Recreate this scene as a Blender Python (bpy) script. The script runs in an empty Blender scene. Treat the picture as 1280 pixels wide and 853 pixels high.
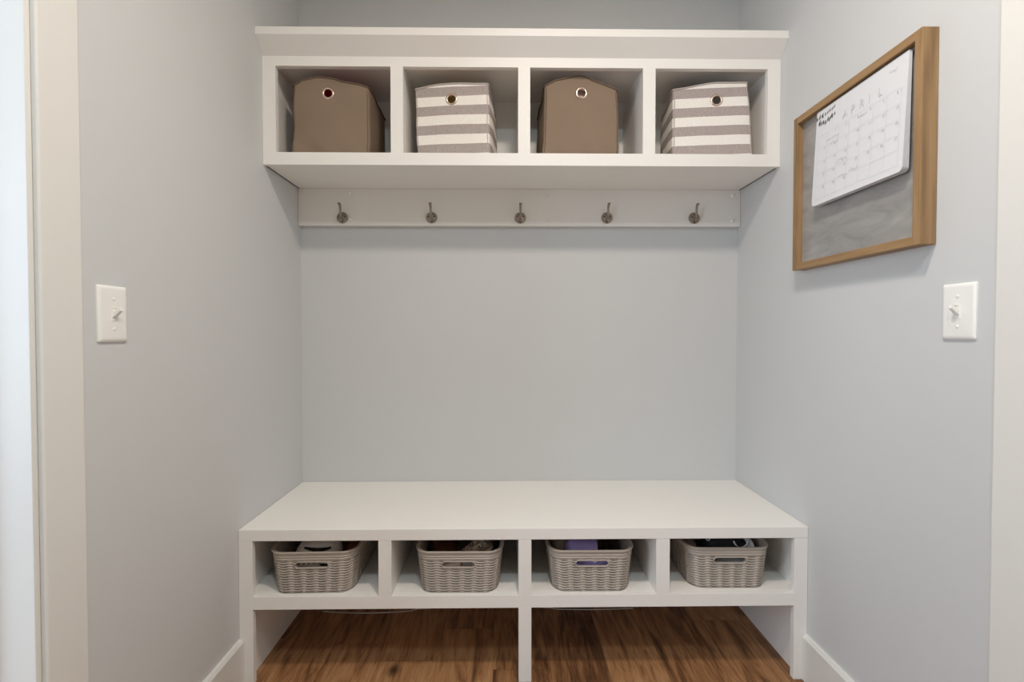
import bpy, bmesh, math, random
from mathutils import Vector, Matrix, noise
random.seed(7)
C = bpy.context.scene.collection
PI = math.pi
HW = 0.845            # half width of the alcove
D_BENCH = 0.476       # bench depth
D_CAB = 0.2986        # wall shelf depth

# ------------------------------------------------------------------ materials
def lin(c):
    c = c / 255.0
    return c / 12.92 if c <= 0.04045 else ((c + 0.055) / 1.055) ** 2.4
def rgb(r, g, b): return (lin(r), lin(g), lin(b), 1.0)

def new_mat(name):
    m = bpy.data.materials.new(name); m.use_nodes = True
    nt = m.node_tree
    return m, nt, nt.nodes['Principled BSDF']

def N(nt, t, **kw):
    n = nt.nodes.new(t)
    for k, v in kw.items(): setattr(n, k, v)
    return n

def paint(name, col, rough=0.5, bump=0.0, bscale=400.0, var=0.0, spec=0.5, metal=0.0):
    """plain coat: a little tone variation and a fine surface texture"""
    m, nt, b = new_mat(name)
    b.inputs['Base Color'].default_value = col
    b.inputs['Roughness'].default_value = rough
    b.inputs['Metallic'].default_value = metal
    b.inputs['Specular IOR Level'].default_value = spec
    tc = N(nt, 'ShaderNodeTexCoord')
    if bump:
        no = N(nt, 'ShaderNodeTexNoise'); no.inputs['Scale'].default_value = bscale; no.inputs['Detail'].default_value = 3
        nt.links.new(tc.outputs['Object'], no.inputs['Vector'])
        bp = N(nt, 'ShaderNodeBump'); bp.inputs['Strength'].default_value = bump; bp.inputs['Distance'].default_value = 0.001
        nt.links.new(no.outputs['Fac'], bp.inputs['Height']); nt.links.new(bp.outputs['Normal'], b.inputs['Normal'])
    if var:
        n2 = N(nt, 'ShaderNodeTexNoise'); n2.inputs['Scale'].default_value = 9; n2.inputs['Detail'].default_value = 5
        nt.links.new(tc.outputs['Object'], n2.inputs['Vector'])
        mx = N(nt, 'ShaderNodeMix', data_type='RGBA')
        mx.inputs[6].default_value = tuple(c * (1 - var) for c in col[:3]) + (1,)
        mx.inputs[7].default_value = tuple(min(1, c * (1 + var)) for c in col[:3]) + (1,)
        nt.links.new(n2.outputs['Fac'], mx.inputs[0]); nt.links.new(mx.outputs[2], b.inputs['Base Color'])
    return m

def math_node(nt, op, a, bval=None, c=None):
    n = N(nt, 'ShaderNodeMath', operation=op)
    for i, v in enumerate((a, bval, c)):
        if v is None: continue
        if isinstance(v, (int, float)): n.inputs[i].default_value = v
        else: nt.links.new(v, n.inputs[i])
    return n.outputs[0]

def ramp(nt, fac, stops):
    r = N(nt, 'ShaderNodeValToRGB'); cr = r.color_ramp
    while len(cr.elements) < len(stops): cr.elements.new(0.5)
    for e, (p, c) in zip(cr.elements, stops): e.position = p; e.color = c
    nt.links.new(fac, r.inputs['Fac']); return r.outputs['Color']

def floor_mat():
    m, nt, b = new_mat('oak_plank')
    tc = N(nt, 'ShaderNodeTexCoord'); sp = N(nt, 'ShaderNodeSeparateXYZ')
    nt.links.new(tc.outputs['Object'], sp.inputs[0])
    X, Y = sp.outputs[0], sp.outputs[1]
    PW = 0.178
    u = math_node(nt, 'DIVIDE', math_node(nt, 'ADD', X, 10 * PW + 0.098), PW)
    pi_ = math_node(nt, 'FLOOR', u); fu = math_node(nt, 'FRACT', u)
    wn = N(nt, 'ShaderNodeTexWhiteNoise', noise_dimensions='1D'); nt.links.new(pi_, wn.inputs['W'])
    v = math_node(nt, 'DIVIDE', math_node(nt, 'ADD', math_node(nt, 'MULTIPLY', wn.outputs['Value'], 1.2), math_node(nt, 'ADD', Y, 20.33)), 1.22)
    pj = math_node(nt, 'FLOOR', v); fv = math_node(nt, 'FRACT', v)
    w2 = N(nt, 'ShaderNodeTexWhiteNoise', noise_dimensions='2D')
    cb = N(nt, 'ShaderNodeCombineXYZ'); nt.links.new(pi_, cb.inputs[0]); nt.links.new(pj, cb.inputs[1])
    nt.links.new(cb.outputs[0], w2.inputs['Vector'])
    # grain: noise stretched along the plank, shifted per plank
    gv = N(nt, 'ShaderNodeCombineXYZ')
    nt.links.new(math_node(nt, 'ADD', math_node(nt, 'MULTIPLY', X, 22), math_node(nt, 'MULTIPLY', w2.outputs['Value'], 57)), gv.inputs[0])
    nt.links.new(math_node(nt, 'MULTIPLY', Y, 2.6), gv.inputs[1])
    nt.links.new(math_node(nt, 'MULTIPLY', w2.outputs['Value'], 31), gv.inputs[2])
    g1 = N(nt, 'ShaderNodeTexNoise'); g1.inputs['Scale'].default_value = 1.0; g1.inputs['Detail'].default_value = 7
    g1.inputs['Roughness'].default_value = 0.62; g1.inputs['Distortion'].default_value = 1.3
    nt.links.new(gv.outputs[0], g1.inputs['Vector'])
    gv2 = N(nt, 'ShaderNodeVectorMath', operation='MULTIPLY'); gv2.inputs[1].default_value = (9, 5, 1)
    nt.links.new(gv.outputs[0], gv2.inputs[0])
    g2 = N(nt, 'ShaderNodeTexNoise'); g2.inputs['Scale'].default_value = 1.0; g2.inputs['Detail'].default_value = 4
    nt.links.new(gv2.outputs[0], g2.inputs['Vector'])
    # knots
    vo = N(nt, 'ShaderNodeTexVoronoi'); vo.inputs['Scale'].default_value = 1.0
    kv = N(nt, 'ShaderNodeCombineXYZ'); nt.links.new(math_node(nt, 'MULTIPLY', X, 5.2), kv.inputs[0]); nt.links.new(math_node(nt, 'MULTIPLY', Y, 2.9), kv.inputs[1])
    nt.links.new(kv.outputs[0], vo.inputs['Vector'])
    knot = ramp(nt, vo.outputs['Distance'], [(0.04, (0.12, 0.12, 0.12, 1)), (0.13, (1, 1, 1, 1))])
    tone = math_node(nt, 'ADD', math_node(nt, 'MULTIPLY', g1.outputs['Fac'], 0.95), math_node(nt, 'MULTIPLY', w2.outputs['Value'], 0.22))
    tone = math_node(nt, 'ADD', tone, math_node(nt, 'MULTIPLY', math_node(nt, 'SUBTRACT', g2.outputs['Fac'], 0.5), 0.30))
    col = ramp(nt, tone, [(0.30, rgb(58, 37, 25)), (0.46, rgb(114, 78, 50)), (0.62, rgb(162, 117, 78)), (0.92, rgb(194, 154, 114))])
    mk = N(nt, 'ShaderNodeMix', data_type='RGBA', blend_type='MULTIPLY'); mk.inputs[0].default_value = 1
    nt.links.new(col, mk.inputs[6]); nt.links.new(knot, mk.inputs[7])
    # joints between planks
    e1 = math_node(nt, 'MINIMUM', fu, math_node(nt, 'SUBTRACT', 1.0, fu))
    e2 = math_node(nt, 'MULTIPLY', math_node(nt, 'MINIMUM', fv, math_node(nt, 'SUBTRACT', 1.0, fv)), 6.8)
    seam = ramp(nt, math_node(nt, 'MINIMUM', e1, e2), [(0.0015, (0.55, 0.55, 0.55, 1)), (0.007, (1, 1, 1, 1))])
    ms = N(nt, 'ShaderNodeMix', data_type='RGBA', blend_type='MULTIPLY'); ms.inputs[0].default_value = 1
    nt.links.new(mk.outputs[2], ms.inputs[6]); nt.links.new(seam, ms.inputs[7])
    nt.links.new(ms.outputs[2], b.inputs['Base Color'])
    b.inputs['Roughness'].default_value = 0.5
    b.inputs['Specular IOR Level'].default_value = 0.35
    bp = N(nt, 'ShaderNodeBump'); bp.inputs['Strength'].default_value = 0.25; bp.inputs['Distance'].default_value = 0.002
    nt.links.new(g2.outputs['Fac'], bp.inputs['Height']); nt.links.new(bp.outputs['Normal'], b.inputs['Normal'])
    return m

def frame_wood(name, axis):
    m, nt, b = new_mat(name)
    tc = N(nt, 'ShaderNodeTexCoord'); mp = N(nt, 'ShaderNodeMapping')
    sc = [60, 60, 60]; sc[axis] = 4
    mp.inputs['Scale'].default_value = sc
    nt.links.new(tc.outputs['Object'], mp.inputs['Vector'])
    n = N(nt, 'ShaderNodeTexNoise'); n.inputs['Scale'].default_value = 1; n.inputs['Detail'].default_value = 6; n.inputs['Distortion'].default_value = 0.4
    nt.links.new(mp.outputs[0], n.inputs['Vector'])
    col = ramp(nt, n.outputs['Fac'], [(0.25, rgb(122, 94, 62)), (0.5, rgb(150, 118, 80)), (0.8, rgb(170, 138, 100))])
    nt.links.new(col, b.inputs['Base Color']); b.inputs['Roughness'].default_value = 0.55
    return m

def stripe_mat(name, z_top, period, first):
    """woven stripes that follow the height of the bin"""
    m, nt, b = new_mat(name)
    tc = N(nt, 'ShaderNodeTexCoord'); sp = N(nt, 'ShaderNodeSeparateXYZ'); nt.links.new(tc.outputs['Object'], sp.inputs[0])
    f = math_node(nt, 'FRACT', math_node(nt, 'DIVIDE', math_node(nt, 'SUBTRACT', z_top + 5 * period, sp.outputs[2]), period))
    s = math_node(nt, 'GREATER_THAN', f, first)
    n = N(nt, 'ShaderNodeTexNoise'); n.inputs['Scale'].default_value = 1; n.inputs['Detail'].default_value = 2
    mp = N(nt, 'ShaderNodeMapping'); mp.inputs['Scale'].default_value = (900, 900, 120)
    nt.links.new(tc.outputs['Object'], mp.inputs[0]); nt.links.new(mp.outputs[0], n.inputs['Vector'])
    gr = ramp(nt, n.outputs['Fac'], [(0.3, rgb(158, 147, 143)), (0.7, rgb(186, 175, 170))])
    wh = ramp(nt, n.outputs['Fac'], [(0.3, rgb(232, 226, 218)), (0.7, rgb(246, 242, 236))])
    mx = N(nt, 'ShaderNodeMix', data_type='RGBA')
    nt.links.new(s, mx.inputs[0]); nt.links.new(wh, mx.inputs[6]); nt.links.new(gr, mx.inputs[7])
    nt.links.new(mx.outputs[2], b.inputs['Base Color'])
    b.inputs['Roughness'].default_value = 0.9; b.inputs['Specular IOR Level'].default_value = 0.15
    bp = N(nt, 'ShaderNodeBump'); bp.inputs['Strength'].default_value = 0.3; bp.inputs['Distance'].default_value = 0.0006
    nt.links.new(n.outputs['Fac'], bp.inputs['Height']); nt.links.new(bp.outputs['Normal'], b.inputs['Normal'])
    return m

def sheet_metal():
    m, nt, b = new_mat('galvanised_sheet')
    tc = N(nt, 'ShaderNodeTexCoord'); mp = N(nt, 'ShaderNodeMapping'); mp.inputs['Scale'].default_value = (1, 5, 16)
    nt.links.new(tc.outputs['Object'], mp.inputs[0])
    n = N(nt, 'ShaderNodeTexNoise'); n.inputs['Scale'].default_value = 1.6; n.inputs['Detail'].default_value = 8; n.inputs['Roughness'].default_value = 0.6
    n.inputs['Distortion'].default_value = 0.8
    nt.links.new(mp.outputs[0], n.inputs['Vector'])
    col = ramp(nt, n.outputs['Fac'], [(0.3, rgb(152, 150, 148)), (0.55, rgb(170, 168, 165)), (0.78, rgb(188, 186, 184))])
    nt.links.new(col, b.inputs['Base Color']); b.inputs['Metallic'].default_value = 0.35
    rr = ramp(nt, n.outputs['Fac'], [(0.3, (0.32,) * 3 + (1,)), (0.7, (0.5,) * 3 + (1,))])
    nt.links.new(rr, b.inputs['Roughness'])
    return m

M = {}
M['wall'] = paint('wall_paint', rgb(204, 205, 205), 0.62, 0.10, 260, 0.01, spec=0.35)
M['ceiling'] = paint('ceiling_paint', rgb(236, 233, 227), 0.8, 0.1, 200)
M['white'] = paint('white_trim_paint', rgb(224, 222, 217), 0.42, 0.05, 220, 0.006, spec=0.4)
M['white2'] = paint('white_joinery_paint', rgb(237, 234, 229), 0.45, 0.05, 260, 0.006, spec=0.35)
M['plate'] = paint('white_plastic', rgb(238, 237, 233), 0.3)
M['floor'] = floor_mat()
M['wood_h'] = frame_wood('pine_frame_rail', 1)
M['wood_v'] = frame_wood('pine_frame_stile', 2)
M['sheet'] = sheet_metal()
M['hook'] = paint('aged_pewter', rgb(158, 146, 134), 0.32, 0.15, 300, 0.2, metal=0.9)
M['hook_dark'] = paint('screw_metal', rgb(60, 52, 46), 0.5, metal=0.7)
M['grommet'] = paint('rose_nickel', rgb(226, 206, 192), 0.22, metal=0.9)
M['taupe'] = paint('taupe_canvas', rgb(139, 121, 104), 0.92, 0.35, 500, 0.06, spec=0.12)
M['taupe_seam'] = paint('taupe_thread', rgb(112, 96, 82), 0.9, spec=0.1)
M['stripe_seam'] = paint('grey_thread', rgb(188, 178, 170), 0.9, spec=0.1)
M['stripe'] = stripe_mat('striped_canvas', 0.2855, 0.0634, 0.50)
M['plastic'] = paint('greige_plastic', rgb(176, 165, 154), 0.38, 0.05, 200, 0.02)
M['paper'] = paint('white_paper', rgb(218, 218, 220), 0.75, spec=0.2)
M['paper_edge'] = paint('paper_stack', rgb(214, 213, 215), 0.8, spec=0.2)
M['ink'] = paint('grey_ink', rgb(206, 206, 208), 0.8)
M['pencil'] = paint('pencil_ink', rgb(176, 176, 180), 0.8)
M['black_ink'] = paint('black_ink', rgb(72, 78, 72), 0.8)
M['red'] = paint('red_cloth', rgb(190, 16, 10), 0.9, 0.3, 300, 0.1)
M['gold'] = paint('mustard_cloth', rgb(206, 170, 104), 0.9, 0.3, 300, 0.3)
M['pink'] = paint('pink_cloth', rgb(246, 214, 204), 0.9, 0.3, 300, 0.1)
M['fluff'] = paint('pale_grey_fleece', rgb(238, 230, 224), 0.95, 0.9, 160, 0.2)
M['brown'] = paint('brown_leather', rgb(112, 60, 38), 0.5, 0.4, 120, 0.3)
M['dkbrown'] = paint('dark_brown_leather', rgb(94, 52, 34), 0.5, 0.3, 120, 0.3)
M['cream'] = paint('cream_leather', rgb(226, 212, 196), 0.6, 0.2, 200, 0.06)
M['purple'] = paint('lilac_foam', rgb(176, 156, 214), 0.5, 0.1, 200, 0.04)
M['black'] = paint('black_mesh', rgb(22, 23, 30), 0.7, 0.5, 500, 0.1)
M['whiterub'] = paint('white_rubber', rgb(230, 230, 234), 0.5)
M['greycloth'] = paint('grey_canvas', rgb(150, 144, 142), 0.85, 0.4, 400, 0.1)
M['tan'] = paint('tan_strap', rgb(120, 98, 76), 0.6, 0.3, 200, 0.1)
M['redline'] = paint('dark_red_piping', rgb(130, 30, 28), 0.6)
M['line'] = paint('pale_line', rgb(205, 198, 190), 0.5)
M['dark'] = paint('painted_shade', rgb(24, 22, 20), 0.9)  # flat dark tone that stands in for shade in gaps and openings
M['frosted'] = paint('frosted_white', rgb(240, 238, 232), 0.4)

def snake_mat():
    m, nt, b = new_mat('snake_print')
    tc = N(nt, 'ShaderNodeTexCoord'); vo = N(nt, 'ShaderNodeTexVoronoi'); vo.inputs['Scale'].default_value = 130
    nt.links.new(tc.outputs['Object'], vo.inputs['Vector'])
    n = N(nt, 'ShaderNodeTexNoise'); n.inputs['Scale'].default_value = 45; nt.links.new(tc.outputs['Object'], n.inputs['Vector'])
    f = math_node(nt, 'ADD', math_node(nt, 'MULTIPLY', vo.outputs['Distance'], 0.6), math_node(nt, 'MULTIPLY', n.outputs['Fac'], 0.6))
    col = ramp(nt, f, [(0.36, rgb(62, 48, 40)), (0.5, rgb(176, 152, 128)), (0.7, rgb(226, 210, 186))])
    nt.links.new(col, b.inputs['Base Color']); b.inputs['Roughness'].default_value = 0.5
    return m
M['snake'] = snake_mat()

# ------------------------------------------------------------------ mesh helpers
def bx(bm, x0, x1, y0, y1, z0, z1, bev=0.0):
    r = bmesh.ops.create_cube(bm, size=1.0)
    vs = r['verts']
    for v in vs:
        v.co = Vector(((x0 + x1) / 2 + v.co.x * (x1 - x0), (y0 + y1) / 2 + v.co.y * (y1 - y0), (z0 + z1) / 2 + v.co.z * (z1 - z0)))
    if bev:
        es = set(e for v in vs for e in v.link_edges)
        bmesh.ops.bevel(bm, geom=list(es), offset=bev, segments=2, affect='EDGES', profile=0.5)

def prism_x(bm, prof, x0, x1, xs0=None, xs1=None):
    """polygon in (y, z), extruded along x"""
    a = [bm.verts.new((x0, y, z)) for y, z in prof]; b = [bm.verts.new((x1, y, z)) for y, z in prof]
    n = len(prof)
    bm.faces.new(a); bm.faces.new(b[::-1])
    for i in range(n): bm.faces.new((a[i], b[i], b[(i + 1) % n], a[(i + 1) % n]))

def loft(bm, rings, cap0=True, cap1=True, closed=True):
    vr = [[bm.verts.new(p) for p in r] for r in rings]
    n = len(vr[0])
    for a, b in zip(vr, vr[1:]):
        for i in range(n if closed else n - 1):
            bm.faces.new((a[i], a[(i + 1) % n], b[(i + 1) % n], b[i]))
    if cap0: bm.faces.new(vr[0][::-1])
    if cap1: bm.faces.new(vr[-1])
    return vr

def tube(bm, pts, rad, n=8, closed=False):
    pts = [Vector(p) for p in pts]; rings = []
    up = Vector((0, 0, 1)); k = len(pts)
    for i, p in enumerate(pts):
        t = (pts[(i + 1) % k] - pts[i - 1]) if closed else (pts[min(i + 1, k - 1)] - pts[max(i - 1, 0)])
        t.normalize()
        a = t.cross(up)
        if a.length < 0.05: a = t.cross(Vector((0, 1, 0)))
        a.normalize(); b = a.cross(t); r = rad[i] if isinstance(rad, (list, tuple)) else rad
        rings.append([p + r * (math.cos(q) * a + math.sin(q) * b) for q in [2 * PI * j / n for j in range(n)]])
    if closed: rings.append(rings[0])
    loft(bm, rings, not closed, not closed)

def lathe(bm, prof, axis='y', n=32, center=(0, 0, 0)):
    """profile of (radius, height); height runs along the axis"""
    c = Vector(center); rings = []
    for r, h in prof:
        ring = []
        for j in range(n):
            q = 2 * PI * j / n; a, b = r * math.cos(q), r * math.sin(q)
            ring.append(c + Vector({'y': (a, h, b), 'z': (a, b, h), 'x': (h, a, b)}[axis]))
        rings.append(ring)
    loft(bm, rings)

def make(name, bm, mat, parent=None, smooth=False, angle=None):
    bmesh.ops.remove_doubles(bm, verts=bm.verts, dist=1e-6)
    bmesh.ops.recalc_face_normals(bm, faces=bm.faces)
    me = bpy.data.meshes.new(name); bm.to_mesh(me); bm.free()
    o = bpy.data.objects.new(name, me); C.objects.link(o)
    if mat: me.materials.append(mat)
    if parent: o.parent = parent
    if smooth:
        for p in me.polygons: p.use_smooth = True
        if angle is not None: me.set_sharp_from_angle(angle=math.radians(angle))
    return o

def tag(o, label, cat, group=None):
    o['label'] = label; o['category'] = cat
    if group: o['group'] = group
    return o
def thing(name, label, cat, loc=(0, 0, 0), rz=0.0, group=None):
    o = bpy.data.objects.new(name, None); C.objects.link(o)
    o.empty_display_size = 0.05; o.location = loc; o.rotation_euler = (0, 0, rz)
    return tag(o, label, cat, group)
def struct(name, bm, mat):
    o = make(name, bm, mat); o['kind'] = 'structure'; return o
def box_part(name, dims, mat, parent=None, bev=0.0012):
    bm = bmesh.new()
    for d in (dims if isinstance(dims[0], (tuple, list)) else [dims]): bx(bm, *d, bev)
    return make(name, bm, mat, parent)

def boolean(o, cutters):
    """cut shapes out of a mesh and keep the result as plain mesh"""
    cs = []
    for bm in cutters:
        bmesh.ops.recalc_face_normals(bm, faces=bm.faces)
        me = bpy.data.meshes.new('cutter'); bm.to_mesh(me); bm.free()
        c = bpy.data.objects.new('cutter', me); C.objects.link(c); cs.append(c)
        c.parent = o.parent
        md = o.modifiers.new('cut', 'BOOLEAN'); md.operation = 'DIFFERENCE'; md.solver = 'EXACT'; md.object = c
    dg = bpy.context.evaluated_depsgraph_get(); dg.update()
    me = bpy.data.meshes.new_from_object(o.evaluated_get(dg))
    o.modifiers.clear(); old = o.data; o.data = me; me.name = old.name + '_cut'
    for c in cs: bpy.data.objects.remove(c, do_unlink=True)
    return o

def copy_tree(o, parent=None):
    c = o.copy(); C.objects.link(c)
    if parent: c.parent = parent
    for ch in list(o.children): copy_tree(ch, c)
    return c

def text_mesh(bm, s, size, place, bold=0.0):
    """text turned into flat mesh; place maps text (u, v) to 3D"""
    cu = bpy.data.curves.new('lettering', 'FONT'); cu.body = s; cu.size = size; cu.align_x = 'LEFT'; cu.offset = bold
    o = bpy.data.objects.new('lettering', cu); C.objects.link(o)
    dg = bpy.context.evaluated_depsgraph_get(); dg.update()
    me = bpy.data.meshes.new_from_object(o.evaluated_get(dg))
    vs = [bm.verts.new(place(v.co.x, v.co.y)) for v in me.vertices]
    for p in me.polygons:
        try: bm.faces.new([vs[i] for i in p.vertices])
        except ValueError: pass
    bpy.data.objects.remove(o, do_unlink=True); bpy.data.meshes.remove(me)

# ------------------------------------------------------------------ room
YR = -3.6     # rear of the hall behind the camera
ZC = 2.44
bm = bmesh.new(); bx(bm, -2.6, 1.1, YR - 0.2, 0.2, -0.08, 0.0); struct('floor', bm, M['floor'])
bm = bmesh.new(); bx(bm, -2.6, 1.1, YR - 0.2, 0.2, ZC, ZC + 0.08); struct('ceiling', bm, M['ceiling'])
bm = bmesh.new(); bx(bm, -HW - 0.115, HW + 0.115, 0.0, 0.12, 0, ZC); struct('wall_back', bm, M['wall'])
DL0, DL1 = -1.093, -1.965      # rough opening on the left
bm = bmesh.new()
bx(bm, -HW - 0.115, -HW, DL0, 0.0, 0, ZC); bx(bm, -HW - 0.115, -HW, YR, DL1, 0, ZC); bx(bm, -HW - 0.115, -HW, DL1, DL0, 2.07, ZC)
struct('wall_left', bm, M['wall'])
DR0, DR1 = -1.120, -1.960
bm = bmesh.new()
bx(bm, HW, HW + 0.115, DR0, 0.0, 0, ZC); bx(bm, HW, HW + 0.115, YR, DR1, 0, ZC); bx(bm, HW, HW + 0.115, DR1, DR0, 2.07, ZC)
struct('wall_right', bm, M['wall'])
# unseen rear wall; its wide window is added to carry daylight fill
bm = bmesh.new()
bx(bm, -2.6, -0.75, YR - 0.12, YR, 0, ZC); bx(bm, 0.75, 1.1, YR - 0.12, YR, 0, ZC)
bx(bm, -0.75, 0.75, YR - 0.12, YR, 0, 0.12); bx(bm, -0.75, 0.75, YR - 0.12, YR, 2.1, ZC)
struct('wall_rear', bm, M['wall'])
bm = bmesh.new()
for d in [(-0.75, -0.69, 0.12, 2.1), (0.69, 0.75, 0.12, 2.1), (-0.03, 0.03, 0.18, 2.04), (-0.69, 0.69, 0.12, 0.18), (-0.69, 0.69, 2.04, 2.1)]:
    bx(bm, d[0], d[1], YR - 0.09, YR - 0.04, d[2], d[3], 0.002)
struct('added_window', bm, M['white'])
# room seen through the left doorway (never in the frame, gives the doorway its walls)
bm = bmesh.new(); bx(bm, -2.6, -2.5, YR, 0.0, 0, ZC); struct('wall_far', bm, M['ceiling'])
bm = bmesh.new(); bx(bm, -2.5, -HW - 0.115, -0.62, -0.5, 0, ZC); struct('wall_side', bm, M['ceiling'])

# door lining and casings
bm = bmesh.new()
bx(bm, -0.966, -HW, -1.115, -1.094, 0, 2.05, 0.001); bx(bm, -0.966, -HW, -1.965, -1.945, 0, 2.05, 0.001); bx(bm, -0.966, -HW, -1.945, -1.115, 2.03, 2.05, 0.001)
bx(bm, -0.930, -0.916, -1.128, -1.115, 0, 2.03, 0.001)
struct('door_1', bm, M['white'])
def casing(name, xa, xb, y0, y1, ya, yb):
    bm = bmesh.new()
    bx(bm, xa, xb, y0, y1, 0, 2.12, 0.003)
    bx(bm, xa, xb, ya, yb, 0, 2.12, 0.003)
    bx(bm, xa, xb, yb, y0, 2.036, 2.12, 0.003)
    return struct(name, bm, M['white'])
casing('trim_1', -HW, -HW + 0.0115, -1.106, -1.0215, -2.04, -1.955)
casing('trim_2', HW - 0.0115, HW, -1.133, -1.0485, -2.03, -1.946)
bm = bmesh.new()
bx(bm, HW, HW + 0.115, -1.14, -1.121, 0, 2.05, 0.001); bx(bm, HW, HW + 0.115, -1.959, -1.94, 0, 2.05, 0.001); bx(bm, HW, HW + 0.115, -1.94, -1.14, 2.03, 2.05, 0.001)
bx(bm, HW + 0.05, HW + 0.09, -1.94, -1.14, 0.008, 2.03, 0.001)
struct('door_2', bm, M['white'])

def baseboard(name, s, y1):
    bm = bmesh.new()
    prof = [(0, 0), (0.014, 0), (0.014, 0.129), (0.0085, 0.1375), (0, 0.1375)]
    a = [bm.verts.new((s * (HW - u), y1, z)) for u, z in prof]; b = [bm.verts.new((s * (HW - u), -D_BENCH - 0.0005, z)) for u, z in prof]
    bm.faces.new(a); bm.faces.new(b[::-1])
    for i in range(5): bm.faces.new((a[i], b[i], b[(i + 1) % 5], a[(i + 1) % 5]))
    struct(name, bm, M['white'])
baseboard('baseboard_left', -1, -1.021)
baseboard('baseboard_right', 1, -1.048)

# ------------------------------------------------------------------ bench
G = 0.0006
bench = thing('storage_bench', 'low white built-in bench with four open cubbies under its seat', 'bench', (0, 0, 0))
W2 = M['white2']
TOPZ, SEAT_B, SH_T, SH_B = 0.462, 0.428, 0.262, 0.224
box_part('seat_board', (-HW + G, HW - G, -D_BENCH, -G, SEAT_B, TOPZ), W2, bench, 0.0015)
for s in (-1, 1):
    xa, xb = sorted((s * (HW - G), s * 0.826)); xc, xd = sorted((s * (HW - G), s * 0.8045))
    box_part('side_panel', [(xa, xb, -0.457, -G, 0, SEAT_B), (xc, xd, -D_BENCH + 0.0004, -0.457, 0, SEAT_B)], W2, bench, 0.0008)
box_part('shelf', [(-0.8045, 0.8045, -D_BENCH + 0.0006, -0.457, SH_B, SH_T), (-0.826, 0.826, -0.457, -0.012, SH_B, SH_T)], W2, bench, 0.0006)
for xa, xb in [(-0.4350, -0.3965), (-0.0205, 0.0175), (0.3895, 0.4300)]:
    box_part('divider', (xa, xb, -D_BENCH + 0.0006, -0.012, SH_T, SEAT_B), W2, bench, 0.0008)
box_part('support_leg', (-0.0205, 0.0175, -D_BENCH + 0.0006, -0.440, 0, SH_B), W2, bench, 0.0010)
box_part('back_panel', (-0.826, 0.826, -0.012, -G, SH_B, SEAT_B), W2, bench, 0)

# ------------------------------------------------------------------ wall shelf with cubbies
cab = thing('cubby_shelf', 'white wall-mounted shelf with four cubbies and angled crown, high in the alcove', 'shelf', (0, 0, 0))
CB, CT, RB, RT = 1.588, 1.937, 1.628, 1.9055
bm = bmesh.new()      # face frame
for x0, x1 in [(-HW + G, -0.8025), (-0.4316, -0.3914), (-0.0168, 0.0223), (0.3917, 0.4325), (0.8025, HW - G)]:
    bx(bm, x0, x1, -D_CAB, -0.280, RB, RT)
bx(bm, -HW + G, HW - G, -D_CAB, -0.280, CB, RB); bx(bm, -HW + G, HW - G, -D_CAB, -0.280, RT, CT)
make('face_frame', bm, W2, cab)
box_part('bottom_panel', (-0.839, 0.839, -0.280, -G, CB + 0.0005, 1.610), W2, cab, 0.0003)
box_part('top_panel', (-0.839, 0.839, -0.280, -G, 1.921, CT), W2, cab, 0)
for s in (-1, 1):
    xa, xb = sorted((s * 0.839, s * 0.820)); box_part('side_panel', (xa, xb, -0.280, -0.010, 1.610, 1.921), W2, cab, 0)
for xa, xb in [(-0.4300, -0.3930), (-0.0155, 0.0210), (0.3930, 0.4310)]:
    box_part('divider', (xa, xb, -0.280, -0.010, 1.610, 1.921), W2, cab, 0)
box_part('back_panel', (-0.820, 0.820, -0.010, -G, 1.610, 1.921), W2, cab, 0)
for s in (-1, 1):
    xa, xb = sorted((s * 0.8392, s * (HW - G))); box_part('painted_gap_shade', (xa, xb, -0.2795, -0.023, CB + 0.0012, 1.600), M['dark'], cab, 0)  # dark strip added to paint the shade of the gap beside the wall
bm = bmesh.new()
prism_x(bm, [(-D_CAB + 0.0005, CT), (-0.3447, 1.9805), (-0.3447, 2.0040), (-G, 2.0040), (-G, 1.986), (-0.30, 1.986), (-0.278, 1.966), (-0.278, CT)], -HW + G, HW - G)
make('crown', bm, W2, cab)

# ------------------------------------------------------------------ hook rail and hooks
rail = thing('hook_rail', 'flat white board under the cubby shelf that carries the coat hooks', 'rail', (0, 0, 1.4487))
box_part('board', (-HW + G, HW - G, -0.022, -G, 0.0, CB - 1.4487 + 0.0004), M['white2'], rail, 0.0012)
for x, z in [(-0.648, 1.5675), (-0.646, 1.4695), (0.104, 1.5675), (0.106, 1.4695), (0.815, 1.5675), (0.814, 1.4695)]:
    bm = bmesh.new()
    lathe(bm, [(0.0075, -0.0215), (0.0074, -0.0235), (0.006, -0.0262), (0.0035, -0.0276), (0.0006, -0.028)], 'y', 20, (x, 0, z - 1.4487))
    make('screw_cap', bm, M['plate'], rail, True, 40)

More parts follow.
